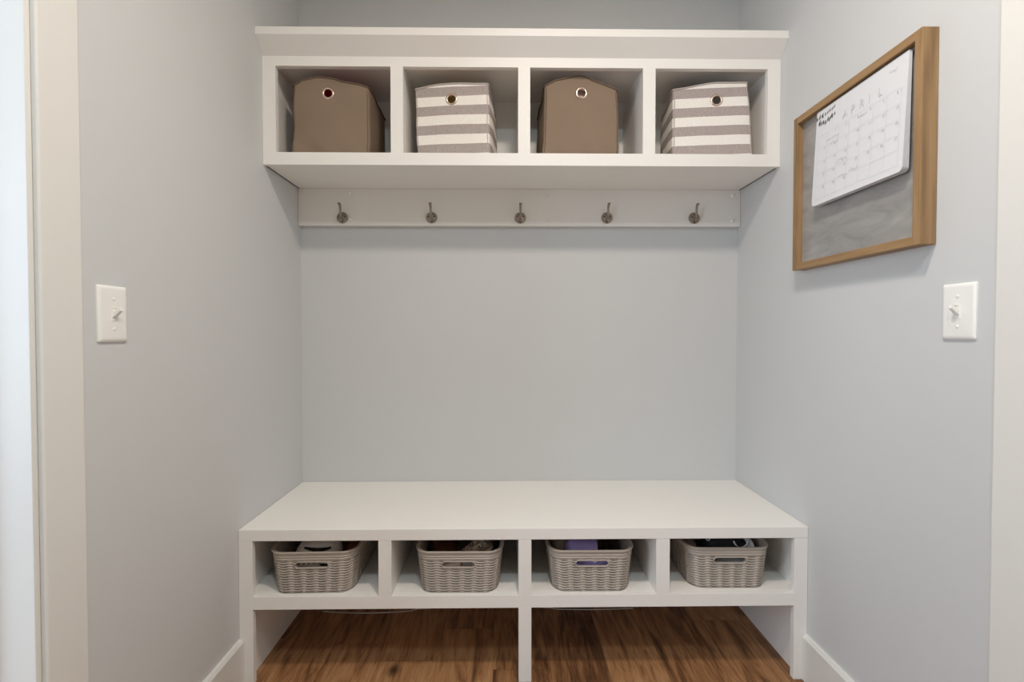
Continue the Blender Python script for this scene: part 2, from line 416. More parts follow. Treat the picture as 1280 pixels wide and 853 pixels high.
def coat_hook():
    t = thing('coat_hook', '', 'hook', (0, -0.022, 0), 0, 'coat hooks on the white rail')
    bm = bmesh.new()
    lathe(bm, [(0.0215, 0.0), (0.0215, -0.002), (0.0196, -0.0042), (0.017, -0.0046), (0.0160, -0.0038), (0.0135, -0.0044), (0.009, -0.0072), (0.0005, -0.0082)], 'y', 40)
    make('rosette', bm, M['hook'], t, True, 35)
    # upper prong: leaves the plate, dips and rises to a flared square tip that points at the room
    P = [(0, -0.006, -0.006), (0, -0.014, -0.0065), (0, -0.022, -0.002), (0, -0.0255, 0.007), (0, -0.0255, 0.018), (0, -0.0255, 0.028), (0, -0.028, 0.037), (0, -0.034, 0.0435), (0, -0.0415, 0.0455)]
    hw = [0.0055, 0.0048, 0.0042, 0.0040, 0.0040, 0.0042, 0.0045, 0.0050, 0.0055]
    th = [0.0045, 0.004, 0.0034, 0.0030, 0.0027, 0.0026, 0.0026, 0.0027, 0.0028]
    rings = []
    for i, p in enumerate(P):
        a = Vector(P[max(i - 1, 0)]); b = Vector(P[min(i + 1, len(P) - 1)]); d = (b - a).normalized()
        nrm = Vector((1, 0, 0)).cross(d)
        ring = []
        for j in range(16):
            q = 2 * PI * j / 16; cx, cz = math.cos(q), math.sin(q)
            sx = math.copysign(abs(cx) ** 0.55, cx); sz = math.copysign(abs(cz) ** 0.55, cz)
            ring.append(Vector(p) + Vector((1, 0, 0)) * hw[i] * sx + nrm * th[i] * sz)
        rings.append(ring)
    bm = bmesh.new(); loft(bm, rings); make('prong', bm, M['hook'], t, True, 50)
    # short lower knob
    bm = bmesh.new()
    tube(bm, [(0, -0.006, -0.010), (0, -0.013, -0.0125), (0, -0.019, -0.0115), (0, -0.0225, -0.008)], [0.0045, 0.004, 0.0042, 0.003], 12)
    make('lower_knob', bm, M['hook'], t, True, 50)
    for sx, sz in ((-0.0105, 0.003), (0.0105, 0.003), (0.0, -0.0165)):
        bm = bmesh.new()
        lathe(bm, [(0.0028, -0.003), (0.0028, -0.0066), (0.0018, -0.0076), (0.0003, -0.0078)], 'y', 12, (sx, 0, sz))
        make('screw', bm, M['hook_dark'], t, True, 40)
    return t
hk = coat_hook()
HL = ['pewter coat hook nearest the left wall, lowest screw cap beside it', 'pewter coat hook second from the left wall on the white rail',
      'middle pewter coat hook of the five, below the shelf centre', 'pewter coat hook second from the right wall on the white rail',
      'pewter coat hook nearest the right wall, below the rightmost striped bin']
for i, (x, z) in enumerate([(-0.6775, 1.4775), (-0.3396, 1.4785), (-0.0016, 1.4785), (0.3304, 1.4795), (0.6656, 1.4795)]):
    o = hk if i == 0 else copy_tree(hk)
    o.location = (x, -0.022, z); o['label'] = HL[i]

# ------------------------------------------------------------------ fabric bins in the upper cubbies
def rrect(w, d, r, nw, nd, nc):
    """rounded rectangle, starts at the front left corner's end; front is -y"""
    pts = []
    def side(a, b, n):
        for i in range(n): t = i / n; pts.append((a[0] + (b[0] - a[0]) * t, a[1] + (b[1] - a[1]) * t))
    def corner(cx, cy, a0):
        for i in range(nc): q = a0 + (PI / 2) * i / nc; pts.append((cx + r * math.cos(q), cy + r * math.sin(q)))
    hw, hd = w / 2, d / 2
    side((-hw + r, -hd), (hw - r, -hd), nw); corner(hw - r, -hd + r, -PI / 2)
    side((hw, -hd + r), (hw, hd - r), nd); corner(hw - r, hd - r, 0)
    side((hw - r, hd), (-hw + r, hd), nw); corner(-hw + r, hd - r, PI / 2)
    side((-hw, hd - r), (-hw, -hd + r), nd); corner(-hw + r, -hd + r, PI)
    return pts

def lerp_curve(cv, x):
    if x <= cv[0][0]: return cv[0][1]
    for (a, va), (b, vb) in zip(cv, cv[1:]):
        if x <= b:
            t = (x - a) / (b - a); t = t * t * (3 - 2 * t) * 0.6 + t * 0.4
            return va + (vb - va) * t
    return cv[-1][1]

def fabric_bin(label, cat_group, loc, rz, wb, wt, d, crv, gpos, mat, seam_mat, skew=0.0, seed=0, soft=1.0, back_h=0.245, bulge=0.006):
    """crv: height of the top hem along the front, by s = -0.5..0.5; gpos: grommet (x, z)"""
    t = thing('fabric_bin', label, 'storage bin', loc, rz, cat_group)
    rows = 26; th = 0.0032
    def topz(x, y, w):
        s = x / w; f = 0.5 - y / d        # f = 1 at the front
        return back_h * (1 - f) + lerp_curve(crv, s) * f
    def pos(px, py, v, inset):
        k = 0.0
        w = wb + (wt - wb) * v
        x = px * w; y = py * d
        nz = noise.noise(Vector((px * 3.1 + seed, py * 3.1 - seed, v * 2.2))) * 0.006 * soft
        low = max(0.0, 1 - v / 0.3)
        crease = math.sin(px * 17 + seed + v * 9) * 0.0050 * low * soft
        mid = math.cos(px * PI) * math.sin(v * PI) * bulge
        midy = math.cos(py * PI) * math.sin(v * PI) * bulge
        fx = 1 if px > 0.42 else (-1 if px < -0.42 else 0); fy = 1 if py > 0.42 else (-1 if py < -0.42 else 0)
        if fy: y += fy * (mid + nz + crease)
        if fx: x += fx * (midy + nz + crease)
        z = topz(px * w, py * d, w) * v
        x += skew * v
        return x - inset * (1 if px > 0 else -1) * (abs(px) > 0.40), y - inset * (1 if py > 0 else -1) * (abs(py) > 0.40), z
    base = rrect(1.0, 1.0, 0.035, 22, 18, 4)
    rings = []
    for i in range(rows + 1): rings.append([pos(px, py, i / rows, 0) for px, py in base])
    for i in range(rows, 0, -1): rings.append([pos(px, py, i / rows, th) for px, py in base])
    rings.append([(a, b, 0.006) for a, b, c in [pos(px, py, 0, th) for px, py in base]])
    bm = bmesh.new(); loft(bm, rings)
    body = make('body', bm, mat, t, True, 48)
    gx, gz = gpos
    # where the cloth of the front stands at the grommet
    vv = gz / lerp_curve(crv, gx / wt)
    gy = pos(gx / wt, -0.5, vv, 0)[1]; tilt = 0.0
    cut = bmesh.new(); lathe(cut, [(0.0142, gy - 0.02), (0.0142, gy + 0.02)], 'y', 28, (gx, 0, gz))
    boolean(body, [cut])
    for p in body.data.polygons: p.use_smooth = True
    body.data.set_sharp_from_angle(angle=math.radians(48))
    bm = bmesh.new()
    prof = [(0.0128, gy - 0.0005), (0.0134, gy - 0.0028), (0.0160, gy - 0.0040), (0.0190, gy - 0.0030), (0.0205, gy - 0.0004), (0.0200, gy + 0.0006), (0.0145, gy + 0.0036), (0.0128, gy + 0.0036)]
    rings = [[(gx + r * math.cos(2 * PI * j / 32), h, gz + r * math.sin(2 * PI * j / 32)) for j in range(32)] for r, h in prof]
    loft(bm, rings + [rings[0]], False, False)
    make('grommet', bm, M['grommet'], t, True, 60)
    # hem: a doubled band along the mouth, and the stitched upright seams at the two front corners
    bm = bmesh.new()
    hem = [Vector(pos(px * 1.002, py * 1.002, 0.992, -0.0006)) for px, py in base]
    tube(bm, hem, 0.0027, 8, True)
    make('hem', bm, seam_mat, t, True)
    for sx in (-1, 1):
        bm = bmesh.new()
        tube(bm, [Vector(pos(sx * 0.478, -0.497, i / 20, 0)) + Vector((0, -0.0004, 0)) for i in range(1, 20)], 0.0013, 6)
        make('seam', bm, seam_mat, t, True)
    return t

ZF = 1.6102
S1 = 'fabric bins in the upper cubbies'
fabric_bin('solid brown fabric bin in the leftmost upper cubby', S1, (-0.6375, -0.1465, ZF), 0, 0.256, 0.246, 0.236,
           [(-0.5, 0.252), (-0.36, 0.270), (-0.18, 0.2795), (0.0, 0.276), (0.2, 0.262), (0.38, 0.2545), (0.5, 0.246)], (-0.006, 0.2215), M['taupe'], M['taupe_seam'], 0.002, 1.3, back_h=0.235)
fabric_bin('grey and white striped fabric bin in the second upper cubby, between brown bins', S1, (-0.222, -0.149, ZF), -math.radians(6.5), 0.248, 0.248, 0.205,
           [(-0.5, 0.254), (-0.15, 0.266), (0.1, 0.266), (0.5, 0.260)], (-0.004, 0.211), M['stripe'], M['stripe_seam'], -0.006, 4.7, 0.6, back_h=0.236)
fabric_bin('solid brown fabric bin in the third upper cubby, its hem peaked in the middle', S1, (0.1915, -0.1475, ZF), math.radians(2.0), 0.256, 0.246, 0.225,
           [(-0.5, 0.255), (-0.32, 0.275), (-0.05, 0.289), (0.02, 0.2895), (0.22, 0.271), (0.42, 0.256), (0.5, 0.247)], (0.0, 0.230), M['taupe'], M['taupe_seam'], 0.0, 9.2, back_h=0.235)
fabric_bin('grey and white striped fabric bin in the rightmost upper cubby', S1, (0.652, -0.151, ZF), -math.radians(6.0), 0.268, 0.244, 0.205,
           [(-0.5, 0.256), (0.05, 0.2725), (0.5, 0.2695)], (0.010, 0.212), M['stripe'], M['stripe_seam'], -0.010, 12.4, 0.6, back_h=0.236)

def cloth_bundle(name, label, cat, loc, sx, sy, sz, mat, seed):
    """a loosely folded cloth: soft lump with several folds running round it"""
    bm = bmesh.new(); rings = []
    for i in range(25):
        v = i / 24; z = sz * v
        k = (1 - abs(2 * v - 1) ** 6) ** 0.35 if 0 < v < 1 else 0.02
        k = max(k, 0.3 if v in (0, 1) else k)
        fold = 0.93 + 0.07 * math.cos(v * 2 * PI * 4)
        ring = []
        for j in range(40):
            q = 2 * PI * j / 40; c, s = math.cos(q), math.sin(q)
            x = math.copysign(abs(c) ** 0.5, c); y = math.copysign(abs(s) ** 0.5, s)
            nn = 1 + 0.06 * noise.noise(Vector((c * 1.5 + seed, s * 1.5, v * 4)))
            ring.append((x * sx * k * fold * nn, y * sy * k * fold * nn, z + (0.006 * math.sin(3 * q + seed) * (0.2 < v < 0.9))))
        rings.append(ring)
    loft(bm, rings)
    o = make(name, bm, mat, None, True); o.location = loc
    return tag(o, label, cat)
cloth_bundle('folded_cloth', 'red cloth seen through the grommet of the leftmost brown bin', 'cloth', (-0.636, -0.158, ZF + 0.0065), 0.098, 0.090, 0.262, M['red'], 2)
cloth_bundle('folded_cloth', 'mustard cloth seen through the grommet of the striped bin beside the leftmost bin', 'cloth', (-0.224, -0.160, ZF + 0.0065), 0.092, 0.078, 0.244, M['gold'], 5)
cloth_bundle('folded_cloth', 'pale pink cloth seen through the grommet of the peaked brown bin', 'cloth', (0.194, -0.165, ZF + 0.0065), 0.095, 0.088, 0.268, M['pink'], 8)

# ------------------------------------------------------------------ plastic woven-look baskets in the bench
BW, BD, BH = 0.264, 0.345, 0.1265
def basket():
    t = thing('plastic_basket', '', 'basket', (0, 0, 0), 0, 'plastic baskets in the bench cubbies')
    base = rrect(1.0, 1.0, 0.17, 64, 76, 14)
    rows = 150; ROW0, ROW1, NR = 0.005, 0.1020, 12.5
    # arc length round the basket, in metres, for the weave columns
    L = [0.0]
    for (a, b), (c, d) in zip(base, base[1:] + base[:1]): L.append(L[-1] + math.hypot((c - a) * BW, (d - b) * BD))
    ncol = round(L[-1] / 0.0385)
    def ring(z, disp, inset):
        v = z / BH; w = BW * (0.90 + 0.10 * v); d = BD * (0.955 + 0.045 * v)
        if z < 0.010: k = math.sqrt(max(0, 1 - (1 - z / 0.010) ** 2)) * 0.007 - 0.007; w += 2 * k; d += 2 * k
        pts = []
        for i, (px, py) in enumerate(base):
            x, y = px * w, py * d
            n = Vector((px, py, 0)); n = Vector((math.copysign(abs(n.x) ** 7, n.x), math.copysign(abs(n.y) ** 7, n.y), 0)).normalized()
            off = -inset
            if disp:
                ph = 2 * PI * L[i] / L[-1] * ncol
                zz = z + 0.0011 * math.cos(ph)
                f = (zz - ROW0) / (ROW1 - ROW0) * NR
                if 0 <= f <= NR:
                    g = 0.5 - 0.5 * math.cos(2 * PI * f)           # 0 in the groove, 1 on the strand
                    col = min(1.0, 1.5 * (0.5 + 0.5 * math.cos(ph)))
                    off += -0.0070 * (1 - g) ** 1.3 * (0.20 + 0.80 * col)
                elif z > ROW1:
                    f2 = (z - ROW1) / 0.0072
                    if z < BH - 0.006: off += -0.0024 * (0.5 + 0.5 * math.cos(2 * PI * f2)) ** 2
            pts.append((x + n.x * off, y + n.y * off, z))
        return pts
    rings = [ring(BH * i / rows, True, 0) for i in range(rows + 1)]
    rings += [ring(BH * i / 10, False, 0.0085) for i in range(10, 0, -1)] + [[(x, y, 0.004) for x, y, z in ring(0.004, False, 0.0085)]]
    bm = bmesh.new(); loft(bm, rings)
    body = make('body', bm, M['plastic'], t, True, 60)
    HZ, HLn, HR = 0.0885, 0.0400, 0.0085
    def slot(r, y0, y1):
        bm = bmesh.new(); pr = []
        for s in (1, -1):
            for i in range(13):
                q = (-PI / 2 + PI * i / 12) * 1 + (0 if s > 0 else PI)
                pr.append((s * HLn + r * math.cos(q), HZ + r * math.sin(q)))
        a = [bm.verts.new((x, y0, z)) for x, z in pr]; b = [bm.verts.new((x, y1, z)) for x, z in pr]
        bm.faces.new(a); bm.faces.new(b[::-1])
        for i in range(len(pr)): bm.faces.new((a[i], b[i], b[(i + 1) % len(pr)], a[(i + 1) % len(pr)]))
        return bm, pr
    boolean(body, [slot(HR, -BD / 2 - 0.03, -BD / 2 + 0.04)[0], slot(HR, BD / 2 - 0.04, BD / 2 + 0.03)[0]])
    for p in body.data.polygons: p.use_smooth = True
    body.data.set_sharp_from_angle(angle=math.radians(60))
    v = HZ / BH; yf = BD * (0.955 + 0.045 * v) / 2
    pr = slot(HR + 0.0008, 0, 1)[1]
    for s in (-1, 1):
        bm = bmesh.new(); tube(bm, [(x, s * (yf - 0.0003), z) for x, z in pr], 0.0021, 8, True)
        make('handle_rim', bm, M['plastic'], t, True)
    bm = bmesh.new()
    tube(bm, [(px * (BW + 0.0005), py * (BD + 0.0005), BH - 0.0008) for px, py in base], 0.0021, 8, True)
    make('rim', bm, M['plastic'], t, True)
    return t
bk = basket()
BL = ['grey plastic basket in the leftmost bench cubby, pale fluffy slipper on top', 'grey plastic basket in the second bench cubby, holding a snake-print flat',
      'grey plastic basket in the third bench cubby, holding a lilac clog', 'grey plastic basket in the rightmost bench cubby, holding a black sneaker']
BP = [(-0.6400, -0.2930, math.radians(1.4)), (-0.1985, -0.2970, math.radians(-0.3)), (0.2010, -0.2950, math.radians(-0.3)), (0.6240, -0.2810, math.radians(-0.8))]
for i, (x, y, a) in enumerate(BP):
    o = bk if i == 0 else copy_tree(bk)
    o.location = (x, y, SH_T + 0.0003); o.rotation_euler.z = a; o['label'] = BL[i]

# ------------------------------------------------------------------ shoes lying in the baskets
def shoe_rings(L, W, H, z0=0.0, toe=0.45, heel=1.0, n=28):
    """loft along x, toe at -x; flat-bottomed rounded sections"""
    rings = []
    for i in range(25):
        t = i / 24
        x = -L / 2 + L * t
        e = (1 - abs(2 * t - 1) ** 3.2) ** 0.5 if 0 < t < 1 else 0.03
        w = W / 2 * max(e, 0.05) * (1.0 - 0.14 * math.sin(PI * min(1, max(0, (t - 0.35) / 0.4))))
        h = H * (toe + (heel - toe) * (0.5 - 0.5 * math.cos(PI * min(1, t / 0.75)))) * max(0.12, e ** 0.8)
        ring = []
        for j in range(n):
            q = 2 * PI * j / n; c, s = math.cos(q), math.sin(q)
            ex = 0.7
            yy = w * math.copysign(abs(c) ** ex, c); zz = h / 2 + h / 2 * math.copysign(abs(s) ** ex, s)
            ring.append((x, yy, z0 + zz))
        rings.append(ring)
    return rings
def ell(cx, cy, cz, rx, ry, rz, tilt=0.0):
    bm = bmesh.new(); bmesh.ops.create_uvsphere(bm, u_segments=28, v_segments=16, radius=1)
    bmesh.ops.transform(bm, matrix=Matrix.Translation((cx, cy, cz)) @ Matrix.Rotation(tilt, 4, 'Y') @ Matrix.Diagonal((rx, ry, rz, 1)), verts=bm.verts)
    return bm
def orient(t, loc, rot): t.location = loc; t.rotation_euler = rot; return t
def shoe(name, label, cat, L, W, H, upper, sole, loc, rot, mouth=True, toe=0.45, heel=1.0):
    t = thing(name, label, cat)
    bm = bmesh.new(); loft(bm, shoe_rings(L, W, H, 0.010, toe, heel))
    u = make('upper', bm, upper, t, True, 60)
    if mouth:
        boolean(u, [ell(L * 0.20, 0, H * heel * 0.95 + 0.01, L * 0.22, W * 0.30, H * 0.62)])
        for p in u.data.polygons: p.use_smooth = True
        u.data.set_sharp_from_angle(angle=math.radians(60))
    bm = bmesh.new(); rr = shoe_rings(L * 1.02, W * 1.05, 0.013, 0.0, 1.0, 1.0); loft(bm, rr)
    make('sole', bm, sole, t, True, 60)
    return orient(t, loc, rot)

R = math.radians
BZ = SH_T + 0.0045
# first basket
s = shoe('slipper', 'pale grey fluffy slipper lying on top in the leftmost basket', 'slipper', 0.142, 0.092, 0.060, M['fluff'], M['cream'], (-0.649, -0.362, BZ + 0.060), (R(4), R(2), R(4)), False, 0.85, 1.0)
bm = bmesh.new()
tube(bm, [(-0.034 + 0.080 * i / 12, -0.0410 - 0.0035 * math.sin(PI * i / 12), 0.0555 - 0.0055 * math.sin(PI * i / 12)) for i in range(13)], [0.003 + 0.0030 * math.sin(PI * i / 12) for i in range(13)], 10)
make('mouth', bm, M['dark'], s, True)  # solid dark tube, painted as the shade inside the slipper opening
t = thing('sandal', 'pale perforated sandal showing through the leftmost basket handle', 'sandal')
bm = bmesh.new(); loft(bm, shoe_rings(0.106, 0.082, 0.012, 0.0, 1.0, 1.0)); make('sole', bm, M['cream'], t, True, 60)
for i in range(5):
    for k in range(2):
        bm = bmesh.new(); lathe(bm, [(0.0022, 0.0110), (0.0022, 0.0128)], 'z', 10, (-0.034 + i * 0.015 + k * 0.007, 0.018 + k * 0.010, 0)); make('perforation', bm, M['dkbrown'], t)
orient(t, (-0.674, -0.4235, BZ + 0.046), (R(86), 0, R(1.5)))
shoe('loafer', 'reddish brown shoe at the right end of the leftmost basket', 'shoe', 0.20, 0.042, 0.096, M['brown'], M['dkbrown'], (-0.5525, -0.300, BZ + 0.003), (R(0), R(0), R(90)), True, 0.9, 1.0)
# second basket
shoe('boot', 'dark brown leather shoe at the left of the second basket', 'shoe', 0.21, 0.090, 0.085, M['dkbrown'], M['brown'], (-0.262, -0.270, BZ + 0.003), (R(0), R(0), R(91)), True, 0.95, 1.0)
t = shoe('flat_shoe', 'snake-print flat leaning in the second basket', 'shoe', 0.128, 0.050, 0.040, M['snake'], M['cream'], (-0.155, -0.338, BZ + 0.048), (R(10), R(-30), R(8)), True, 0.8, 1.0)
bm = bmesh.new(); tube(bm, [(0.040, 0.022 * math.cos(q), 0.030 + 0.030 * math.sin(q)) for q in [PI * i / 14 for i in range(15)]], 0.0020, 8)
make('ankle_strap', bm, M['greycloth'], t, True)
t = thing('sneaker', 'cream sneaker with a grey panel behind the second basket handle', 'shoe')
bm = bmesh.new(); loft(bm, shoe_rings(0.170, 0.058, 0.052, 0.008, 0.5, 1.0)); make('upper', bm, M['cream'], t, True, 60)
bm = bmesh.new(); loft(bm, shoe_rings(0.174, 0.060, 0.012, 0, 1, 1)); make('sole', bm, M['whiterub'], t, True, 60)
bm = bmesh.new(); bx(bm, 0.008, 0.036, -0.0300, -0.022, 0.018, 0.052, 0.003); make('side_panel', bm, M['greycloth'], t)
bm = bmesh.new(); tube(bm, [(0.001, -0.0285, 0.018), (0.004, -0.0285, 0.03), (0.008, -0.026, 0.044), (0.012, -0.022, 0.054)], 0.0016, 8); make('piping', bm, M['redline'], t, True)
orient(t, (-0.196, -0.4055, BZ + 0.036), (R(0), R(-5), R(0)))
shoe('house_shoe', 'grey shoe toe at the right end of the second basket', 'shoe', 0.14, 0.044, 0.072, M['greycloth'], M['whiterub'], (-0.117, -0.225, BZ + 0.003), (0, 0, R(90)), False, 1.0, 0.9)
# third basket
t = thing('clog', 'lilac foam clog lying across the third basket', 'clog')
rings = []
for i in range(17):
    u = i / 16; x = -0.055 + 0.100 * u; r = 0.034 * (1 - (1 - min(1, u / 0.25)) ** 2.4 * 0.75) * (1 + 0.06 * u)
    rings.append([(x, 1.15 * r * math.cos(2 * PI * j / 32), r * math.sin(2 * PI * j / 32)) for j in range(32)])
for i in range(16, 2, -1):
    u = i / 16; x = -0.055 + 0.100 * u; r = (0.034 * (1 - (1 - min(1, u / 0.25)) ** 2.4 * 0.75) * (1 + 0.06 * u)) - 0.004
    rings.append([(x - 0.001, 1.15 * r * math.cos(2 * PI * j / 32), r * math.sin(2 * PI * j / 32)) for j in range(32)])
bm = bmesh.new(); loft(bm, rings); make('upper', bm, M['purple'], t, True, 50)
bm = bmesh.new(); loft(bm, shoe_rings(0.150, 0.075, 0.014, -0.046, 1, 1)); make('sole', bm, M['purple'], t, True, 60)
orient(t, (0.184, -0.366, BZ + 0.083), (R(6), R(4), R(-4)))
t = thing('clog_strap', 'lilac strap with a white rivet behind the third basket handle', 'strap')
bm = bmesh.new(); rg = []
for i in range(15):
    u = i / 14; x = -0.05 + 0.10 * u; y = 0.006 * (2 * u - 1) ** 2
    rg.append([(x, y, -0.012), (x, y + 0.004, -0.012), (x, y + 0.004, 0.012), (x, y, 0.012)])
loft(bm, rg); make('band', bm, M['purple'], t, True, 40)
bm = bmesh.new(); lathe(bm, [(0.0066, 0.001), (0.0064, -0.0015), (0.004, -0.0028), (0.0005, -0.003)], 'y', 20, (0.0, 0, 0)); make('rivet', bm, M['whiterub'], t, True, 40)
orient(t, (0.213, -0.4420, BZ + 0.0815), (R(0), R(0), R(0)))
shoe('sandal', 'brown sandal lying behind the lilac clog', 'sandal', 0.17, 0.070, 0.060, M['tan'], M['dkbrown'], (0.240, -0.228, BZ + 0.003), (0, 0, R(64)), True, 0.9, 1.0)
shoe('moccasin', 'tan shoe toe at the left of the third basket', 'shoe', 0.16, 0.050, 0.085, M['cream'], M['tan'], (0.122, -0.250, BZ + 0.003), (0, 0, R(90)), True, 0.9, 1.0)
# fourth basket
t = shoe('sneaker', 'black sneaker with white toe cap and curved stripe in the rightmost basket', 'shoe', 0.165, 0.088, 0.080, M['black'], M['whiterub'], (0.6465, -0.366, BZ + 0.048), (R(4), R(1), R(180)), False, 0.80, 1.0)
bm = bmesh.new()
tube(bm, [(-0.034 - 0.022 * math.cos(q), 0.036 + 0.004 * math.sin(q), 0.070 - 0.018 * math.sin(q)) for q in [PI * i / 16 for i in range(17)]], 0.0030, 8)
make('stripe', bm, M['whiterub'], t, True)
bm = bmesh.new()
tube(bm, [(0.068 + 0.006 * math.cos(q), 0.034, 0.079 + 0.006 * math.sin(q)) for q in [PI * 2 * i / 12 for i in range(12)]], 0.0016, 8, True); make('eyelet', bm, M['whiterub'], t, True)
bm = bmesh.new(); loft(bm, [[(x - 0.066, y, z + 0.009) for x, y, z in rg] for rg in shoe_rings(0.040, 0.084, 0.068, 0, 0.85, 1.0)])
make('toe_cap', bm, M['whiterub'], t, True, 60)
shoe('canvas_shoe', 'grey canvas shoe beside the black sneaker in the rightmost basket', 'shoe', 0.21, 0.046, 0.098, M['greycloth'], M['whiterub'], (0.5395, -0.290, BZ + 0.003), (0, 0, R(90)), True, 0.95, 1.0)

# ------------------------------------------------------------------ framed metal board and calendar on the right wall
FX0, FX1 = HW - 0.0365, HW - 0.0008
FY0, FY1, FZ0, FZ1 = -0.9085, -0.4405, 1.229, 1.681
FW = 0.0195
board = thing('magnet_board', 'metal board in a pale wood frame on the right wall', 'board', (HW, (FY0 + FY1) / 2, FZ0))
oy, oz = (FY0 + FY1) / 2, FZ0
def fr(y0, y1, z0, z1): return (FX0 - HW, FX1 - HW, y0 - oy, y1 - oy, z0 - oz, z1 - oz)
box_part('frame_stile', fr(FY0, FY0 + FW, FZ0, FZ1), M['wood_v'], board, 0.0010)
box_part('frame_stile', fr(FY1 - FW, FY1, FZ0, FZ1), M['wood_v'], board, 0.0010)
box_part('frame_rail', fr(FY0 + FW, FY1 - FW, FZ0, FZ0 + FW), M['wood_h'], board, 0.0010)
box_part('frame_rail', fr(FY0 + FW, FY1 - FW, FZ1 - FW, FZ1), M['wood_h'], board, 0.0010)
PX = HW - 0.0185     # face of the metal sheet
bm = bmesh.new(); bx(bm, PX - HW, PX - HW + 0.004, FY0 + FW - oy, FY1 - FW - oy, FW, FZ1 - FZ0 - FW); make('metal_sheet', bm, M['sheet'], board)

cal = thing('wall_calendar', 'white paper april calendar hanging on the framed metal board', 'calendar', (PX, -0.7055, 1.657))
cw, ch = 0.3235, 0.262
XT, XB = -0.0110, -0.0245       # sheet stands off further at the bottom
def sheet_pt(u, v, off=0.0):     # u along the reading direction (toward the camera), v upward from the bottom
    a = v / ch
    curl = -0.0015 * math.sin(PI * a) - 0.002 * max(0, 1 - a / 0.12) * 0
    return (XB + (XT - XB) * a + curl - off, cw / 2 - u, -ch + v)
def sheet_outline(r, inset=0.0):
    pts = []
    for (cx, cy, a0) in [(cw - r, r, -PI / 2), (cw - 0.002, ch - 0.002, 0), (0.002, ch - 0.002, PI / 2), (r, r, PI)]:
        rr_ = r if cy == r else 0.002
        for i in range(7): q = a0 + PI / 2 * i / 6; pts.append((cx + rr_ * math.cos(q), cy + rr_ * math.sin(q)))
    return pts
ol = sheet_outline(0.011)
def leaf(name, mat, off_front, off_back, xs=0.0, us=0.0, vs=0.0):
    rows = 9
    bm = bmesh.new()
    a = [bm.verts.new(Vector(sheet_pt(u + us, v + vs, off_front(v)))) for u, v in ol]
    b = [bm.verts.new(Vector(sheet_pt(u + us, v + vs, off_back(v)))) for u, v in ol]
    bm.faces.new(a); bm.faces.new(b[::-1])
    for i in range(len(ol)): bm.faces.new((a[i], b[i], b[(i + 1) % len(ol)], a[(i + 1) % len(ol)]))
    return make(name, bm, mat, cal)
for k in range(4):
    fan = lambda v, k=k: -0.0012 - k * (0.0009 + 0.0024 * (1 - v / ch))
    leaf('page', M['paper_edge'], fan, lambda v, k=k, fan=fan: fan(v) - 0.0008 - 0.0019 * (1 - v / ch), us=0.0005 * (k + 1), vs=-0.0003 * (k + 1))
bm = bmesh.new(); bx(bm, -0.0080, -0.0002, -cw / 2 + 0.02, cw / 2 - 0.02, -0.030, -0.008, 0.001); make('backing_strip', bm, M['paper_edge'], cal)
# printed grid, heading, day numbers and pencil notes
gx0, gx1, gz0, gz1 = 0.014, cw - 0.014, 0.016, 0.188
def stroke(bm, p, q, w, off=0.0006):
    p, q = Vector(p), Vector(q); d = (q - p); L = d.length
    if L < 1e-6: return
    n = Vector((-d.y, d.x)) / L * w / 2
    k = max(1, int(L / 0.02)); 
    rings = [[sheet_pt(*(p + d * i / k + n), off), sheet_pt(*(p + d * i / k - n), off)] for i in range(k + 1)]
    vs = [[bm.verts.new(c) for c in r] for r in rings]
    for a, b in zip(vs, vs[1:]): bm.faces.new((a[0], a[1], b[1], b[0]))
bm = bmesh.new()
a = [bm.verts.new(Vector(sheet_pt(u, v, 0.0))) for u, v in ol]; b = [bm.verts.new(Vector(sheet_pt(u, v, -0.0010))) for u, v in ol]
bm.faces.new(a); bm.faces.new(b[::-1])
for i in range(len(ol)): bm.faces.new((a[i], b[i], b[(i + 1) % len(ol)], a[(i + 1) % len(ol)]))
def print_done(k):
    for f in bm.faces:
        if not f.tag: f.material_index = k; f.tag = True
print_done(0)
for i in range(8): x = gx0 + (gx1 - gx0) * i / 7; stroke(bm, (x, gz0), (x, gz1), 0.0006)
for i in range(6): z = gz0 + (gz1 - gz0) * i / 5; stroke(bm, (gx0, z), (gx1, z), 0.0006)
print_done(1)
for i, chx in enumerate('APRIL'):
    text_mesh(bm, chx, 0.030, lambda u, v, i=i: sheet_pt(0.112 + i * 0.031 + u, 0.199 + v, 0.0006), -0.0003)
print_done(1)
day = 1; cwid = (gx1 - gx0) / 7; chgt = (gz1 - gz0) / 5
for r in range(5):
    for c in range(7):
        if (r == 0 and c == 0) or day > 30: continue
        text_mesh(bm, str(day), 0.0085, lambda u, v, r=r, c=c: sheet_pt(gx0 + cwid * (c + 1) - 0.0125 + u, gz1 - chgt * r - 0.0095 + v, 0.0006)); day += 1
print_done(2)
rs = random.Random(3)
def scribble(x0, z0, n, w, h, lw):
    x, z = x0, z0
    for i in range(n):
        nx = x + w * rs.uniform(0.6, 1.3); nz = z0 + h * rs.uniform(-0.5, 0.5)
        stroke(bm, (x, z), (nx, nz), lw); x, z = nx, nz
scribble(0.050, 0.166, 14, 0.0040, 0.006, 0.0008); scribble(0.070, 0.150, 8, 0.0038, 0.006, 0.0008)
scribble(0.098, 0.092, 9, 0.0044, 0.011, 0.0010); scribble(0.110, 0.052, 8, 0.0040, 0.005, 0.0008); scribble(0.150, 0.055, 9, 0.0040, 0.007, 0.0010)
scribble(0.172, 0.178, 5, 0.006, 0.004, 0.0010); scribble(0.268, 0.238, 6, 0.0045, 0.008, 0.0009)
print_done(2)
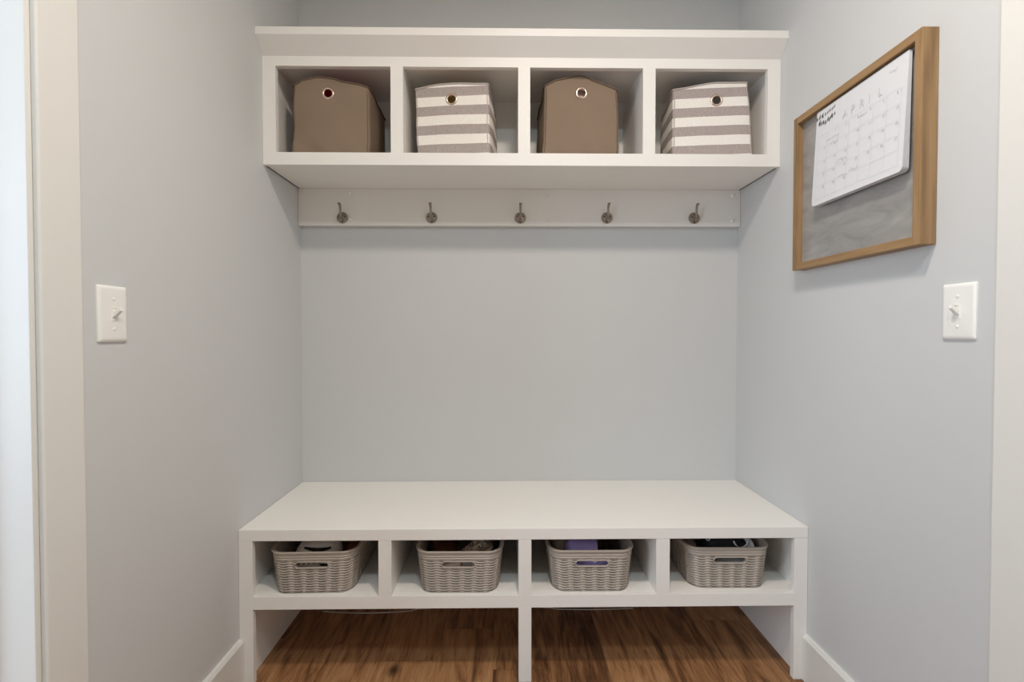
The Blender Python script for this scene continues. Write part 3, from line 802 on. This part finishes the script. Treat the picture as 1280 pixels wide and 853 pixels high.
# dark leafy sprig printed in the corner
for (x, z, n, dx, dz) in [(0.004, 0.236, 9, 0.0088, 0.0009), (0.012, 0.222, 3, 0.006, -0.001), (0.036, 0.214, 7, 0.0068, 0.0014)]:
    for i in range(n):
        cx, cz = x + dx * i, z + dz * i + rs.uniform(-0.003, 0.003)
        Lf = rs.uniform(0.011, 0.018) * (1 - 0.05 * i); a = rs.uniform(0.9, 2.0)
        for k in range(6):
            t0, t1 = k / 6, (k + 1) / 6
            stroke(bm, (cx + math.cos(a) * Lf * t0, cz + math.sin(a) * Lf * t0), (cx + math.cos(a) * Lf * t1, cz + math.sin(a) * Lf * t1), 0.0048 * math.sin(PI * (t0 + t1) / 2) * (1 - 0.06 * i) + 0.0004)
print_done(3)
fp = make('front_page', bm, M['paper'], cal)
for k in ('ink', 'pencil', 'black_ink'): fp.data.materials.append(M[k])

# ------------------------------------------------------------------ light switches
def light_switch(label, x, y, z, s):
    """s = +1 on the left wall (faces +x), -1 on the right wall"""
    t = thing('light_switch', label, 'light switch', (x, y, z), 0 if s > 0 else PI, 'toggle light switches')
    w, h = 0.0745, 0.1115
    bm = bmesh.new()
    rg = []
    for dx, ins in [(0.0, 0.0), (0.0022, 0.0), (0.0042, 0.0016), (0.0056, 0.0050), (0.0060, 0.0085)]:
        a, b, r = w / 2 - ins, h / 2 - ins, 0.003
        ring = []
        for cx, cz, a0 in [(a - r, b - r, 0), (-a + r, b - r, PI / 2), (-a + r, -b + r, PI), (a - r, -b + r, 3 * PI / 2)]:
            for i in range(5): q = a0 + PI / 2 * i / 4; ring.append((dx, cx + r * math.cos(q), cz + r * math.sin(q)))
        rg.append(ring)
    loft(bm, rg); make('plate', bm, M['plate'], t, True, 30)
    bm = bmesh.new()
    for d in [(-0.0062, -0.0050, -0.0135, 0.0135), (0.0050, 0.0062, -0.0135, 0.0135), (-0.0050, 0.0050, 0.0120, 0.0135), (-0.0050, 0.0050, -0.0135, -0.0120)]:
        bx(bm, 0.0055, 0.0072, d[0], d[1], d[2], d[3], 0.0003)
    make('bezel', bm, M['frosted'], t)
    bm = bmesh.new()      # the lever, flipped up
    P = [(0.0058, -0.004, 0.0058), (0.011, 0.0005, 0.0050), (0.0165, 0.0055, 0.0044), (0.0205, 0.0098, 0.0040)]
    rg = [[(px + 0.0, -hw_, pz - 0.0036), (px, hw_, pz - 0.0036), (px - 0.001, hw_, pz + 0.0042), (px - 0.001, -hw_, pz + 0.0042)] for px, pz, hw_ in P]
    loft(bm, rg); make('toggle', bm, M['plate'], t)
    for zz in (-0.030, 0.030):
        bm = bmesh.new(); lathe(bm, [(0.0034, 0.0055), (0.0034, 0.0066), (0.0022, 0.0073), (0.0003, 0.0074)], 'x', 16, (0, 0, zz)); make('screw', bm, M['frosted'], t, True, 40)
light_switch('white toggle light switch on the left wall beside the door casing', -HW, -0.9415, 1.0810, 1)
light_switch('white toggle light switch on the right wall below the framed board', HW, -0.9670, 1.0855, -1)

# ------------------------------------------------------------------ thin pale line on the floor under the bench, modelled as a tube
bm = bmesh.new()
pts = []
for i in range(61):
    x = -0.74 + 1.16 * i / 60
    if x < -0.40: y = -0.090 - 0.013 * math.sin(PI * (x + 0.74) / 0.34)
    elif x < 0.12: y = -0.078 + 0.018 * math.sin(PI * (x + 0.40) / 0.52)
    else: y = -0.086 - 0.006 * math.sin(PI * (x - 0.12) / 0.30)
    pts.append((x, y, 0.0026))
tube(bm, pts, 0.0022, 8)
tag(make('thin_line', bm, M['line'], None, True), 'thin pale line lying on the dark floor under the bench', 'line')

# ------------------------------------------------------------------ light
def area(name, loc, rot, sx, sy, power, col, shape='RECTANGLE'):
    l = bpy.data.lights.new(name, 'AREA'); l.shape = shape; l.size = sx
    if shape == 'RECTANGLE': l.size_y = sy
    l.energy = power; l.color = col
    o = bpy.data.objects.new(name, l); C.objects.link(o); o.location = loc; o.rotation_euler = rot
    return o
area('ceiling_lamp_light', (0.12, -1.40, 2.425), (0, 0, 0), 0.18, 0.18, 17.0, (1.0, 0.87, 0.75), 'DISK')
area('hall_lamp_light', (0.0, -2.10, 2.425), (0, 0, 0), 0.22, 0.22, 13.5, (0.78, 0.93, 1.0), 'DISK')
area('rear_fill_light', (0.0, YR - 0.14, 1.10), (PI / 2, 0, 0), 1.4, 1.9, 2.8, (0.86, 0.95, 1.0))  # frontal fill added behind the camera, outside the made-up window
area('side_room_daylight', (-2.35, -2.3, 1.25), (0, -PI / 2, 0), 1.6, 1.6, 46, (0.69, 0.83, 1.0))
w = bpy.data.worlds.new('world'); bpy.context.scene.world = w; w.use_nodes = True
w.node_tree.nodes['Background'].inputs[0].default_value = (0.9, 0.95, 1.0, 1); w.node_tree.nodes['Background'].inputs[1].default_value = 0.05

# ------------------------------------------------------------------ camera
cam = bpy.data.cameras.new('camera'); co = bpy.data.objects.new('camera', cam); C.objects.link(co)
cam.sensor_width = 36; cam.lens = 631.25 * 36 / 1280; cam.clip_start = 0.02
co.location = (-0.0611, -1.9596, 1.0469)
co.rotation_euler = (PI / 2 - 0.0198, 0.0004, -0.0143)
sc = bpy.context.scene; sc.camera = co
sc.view_settings.view_transform = 'Standard'; sc.view_settings.look = 'None'
sc.view_settings.gamma = 1; sc.view_settings.use_curve_mapping = False
sc.view_settings.exposure = 0.0
sc.cycles.max_bounces = 12; sc.cycles.diffuse_bounces = 8
sc.cycles.use_denoising = True
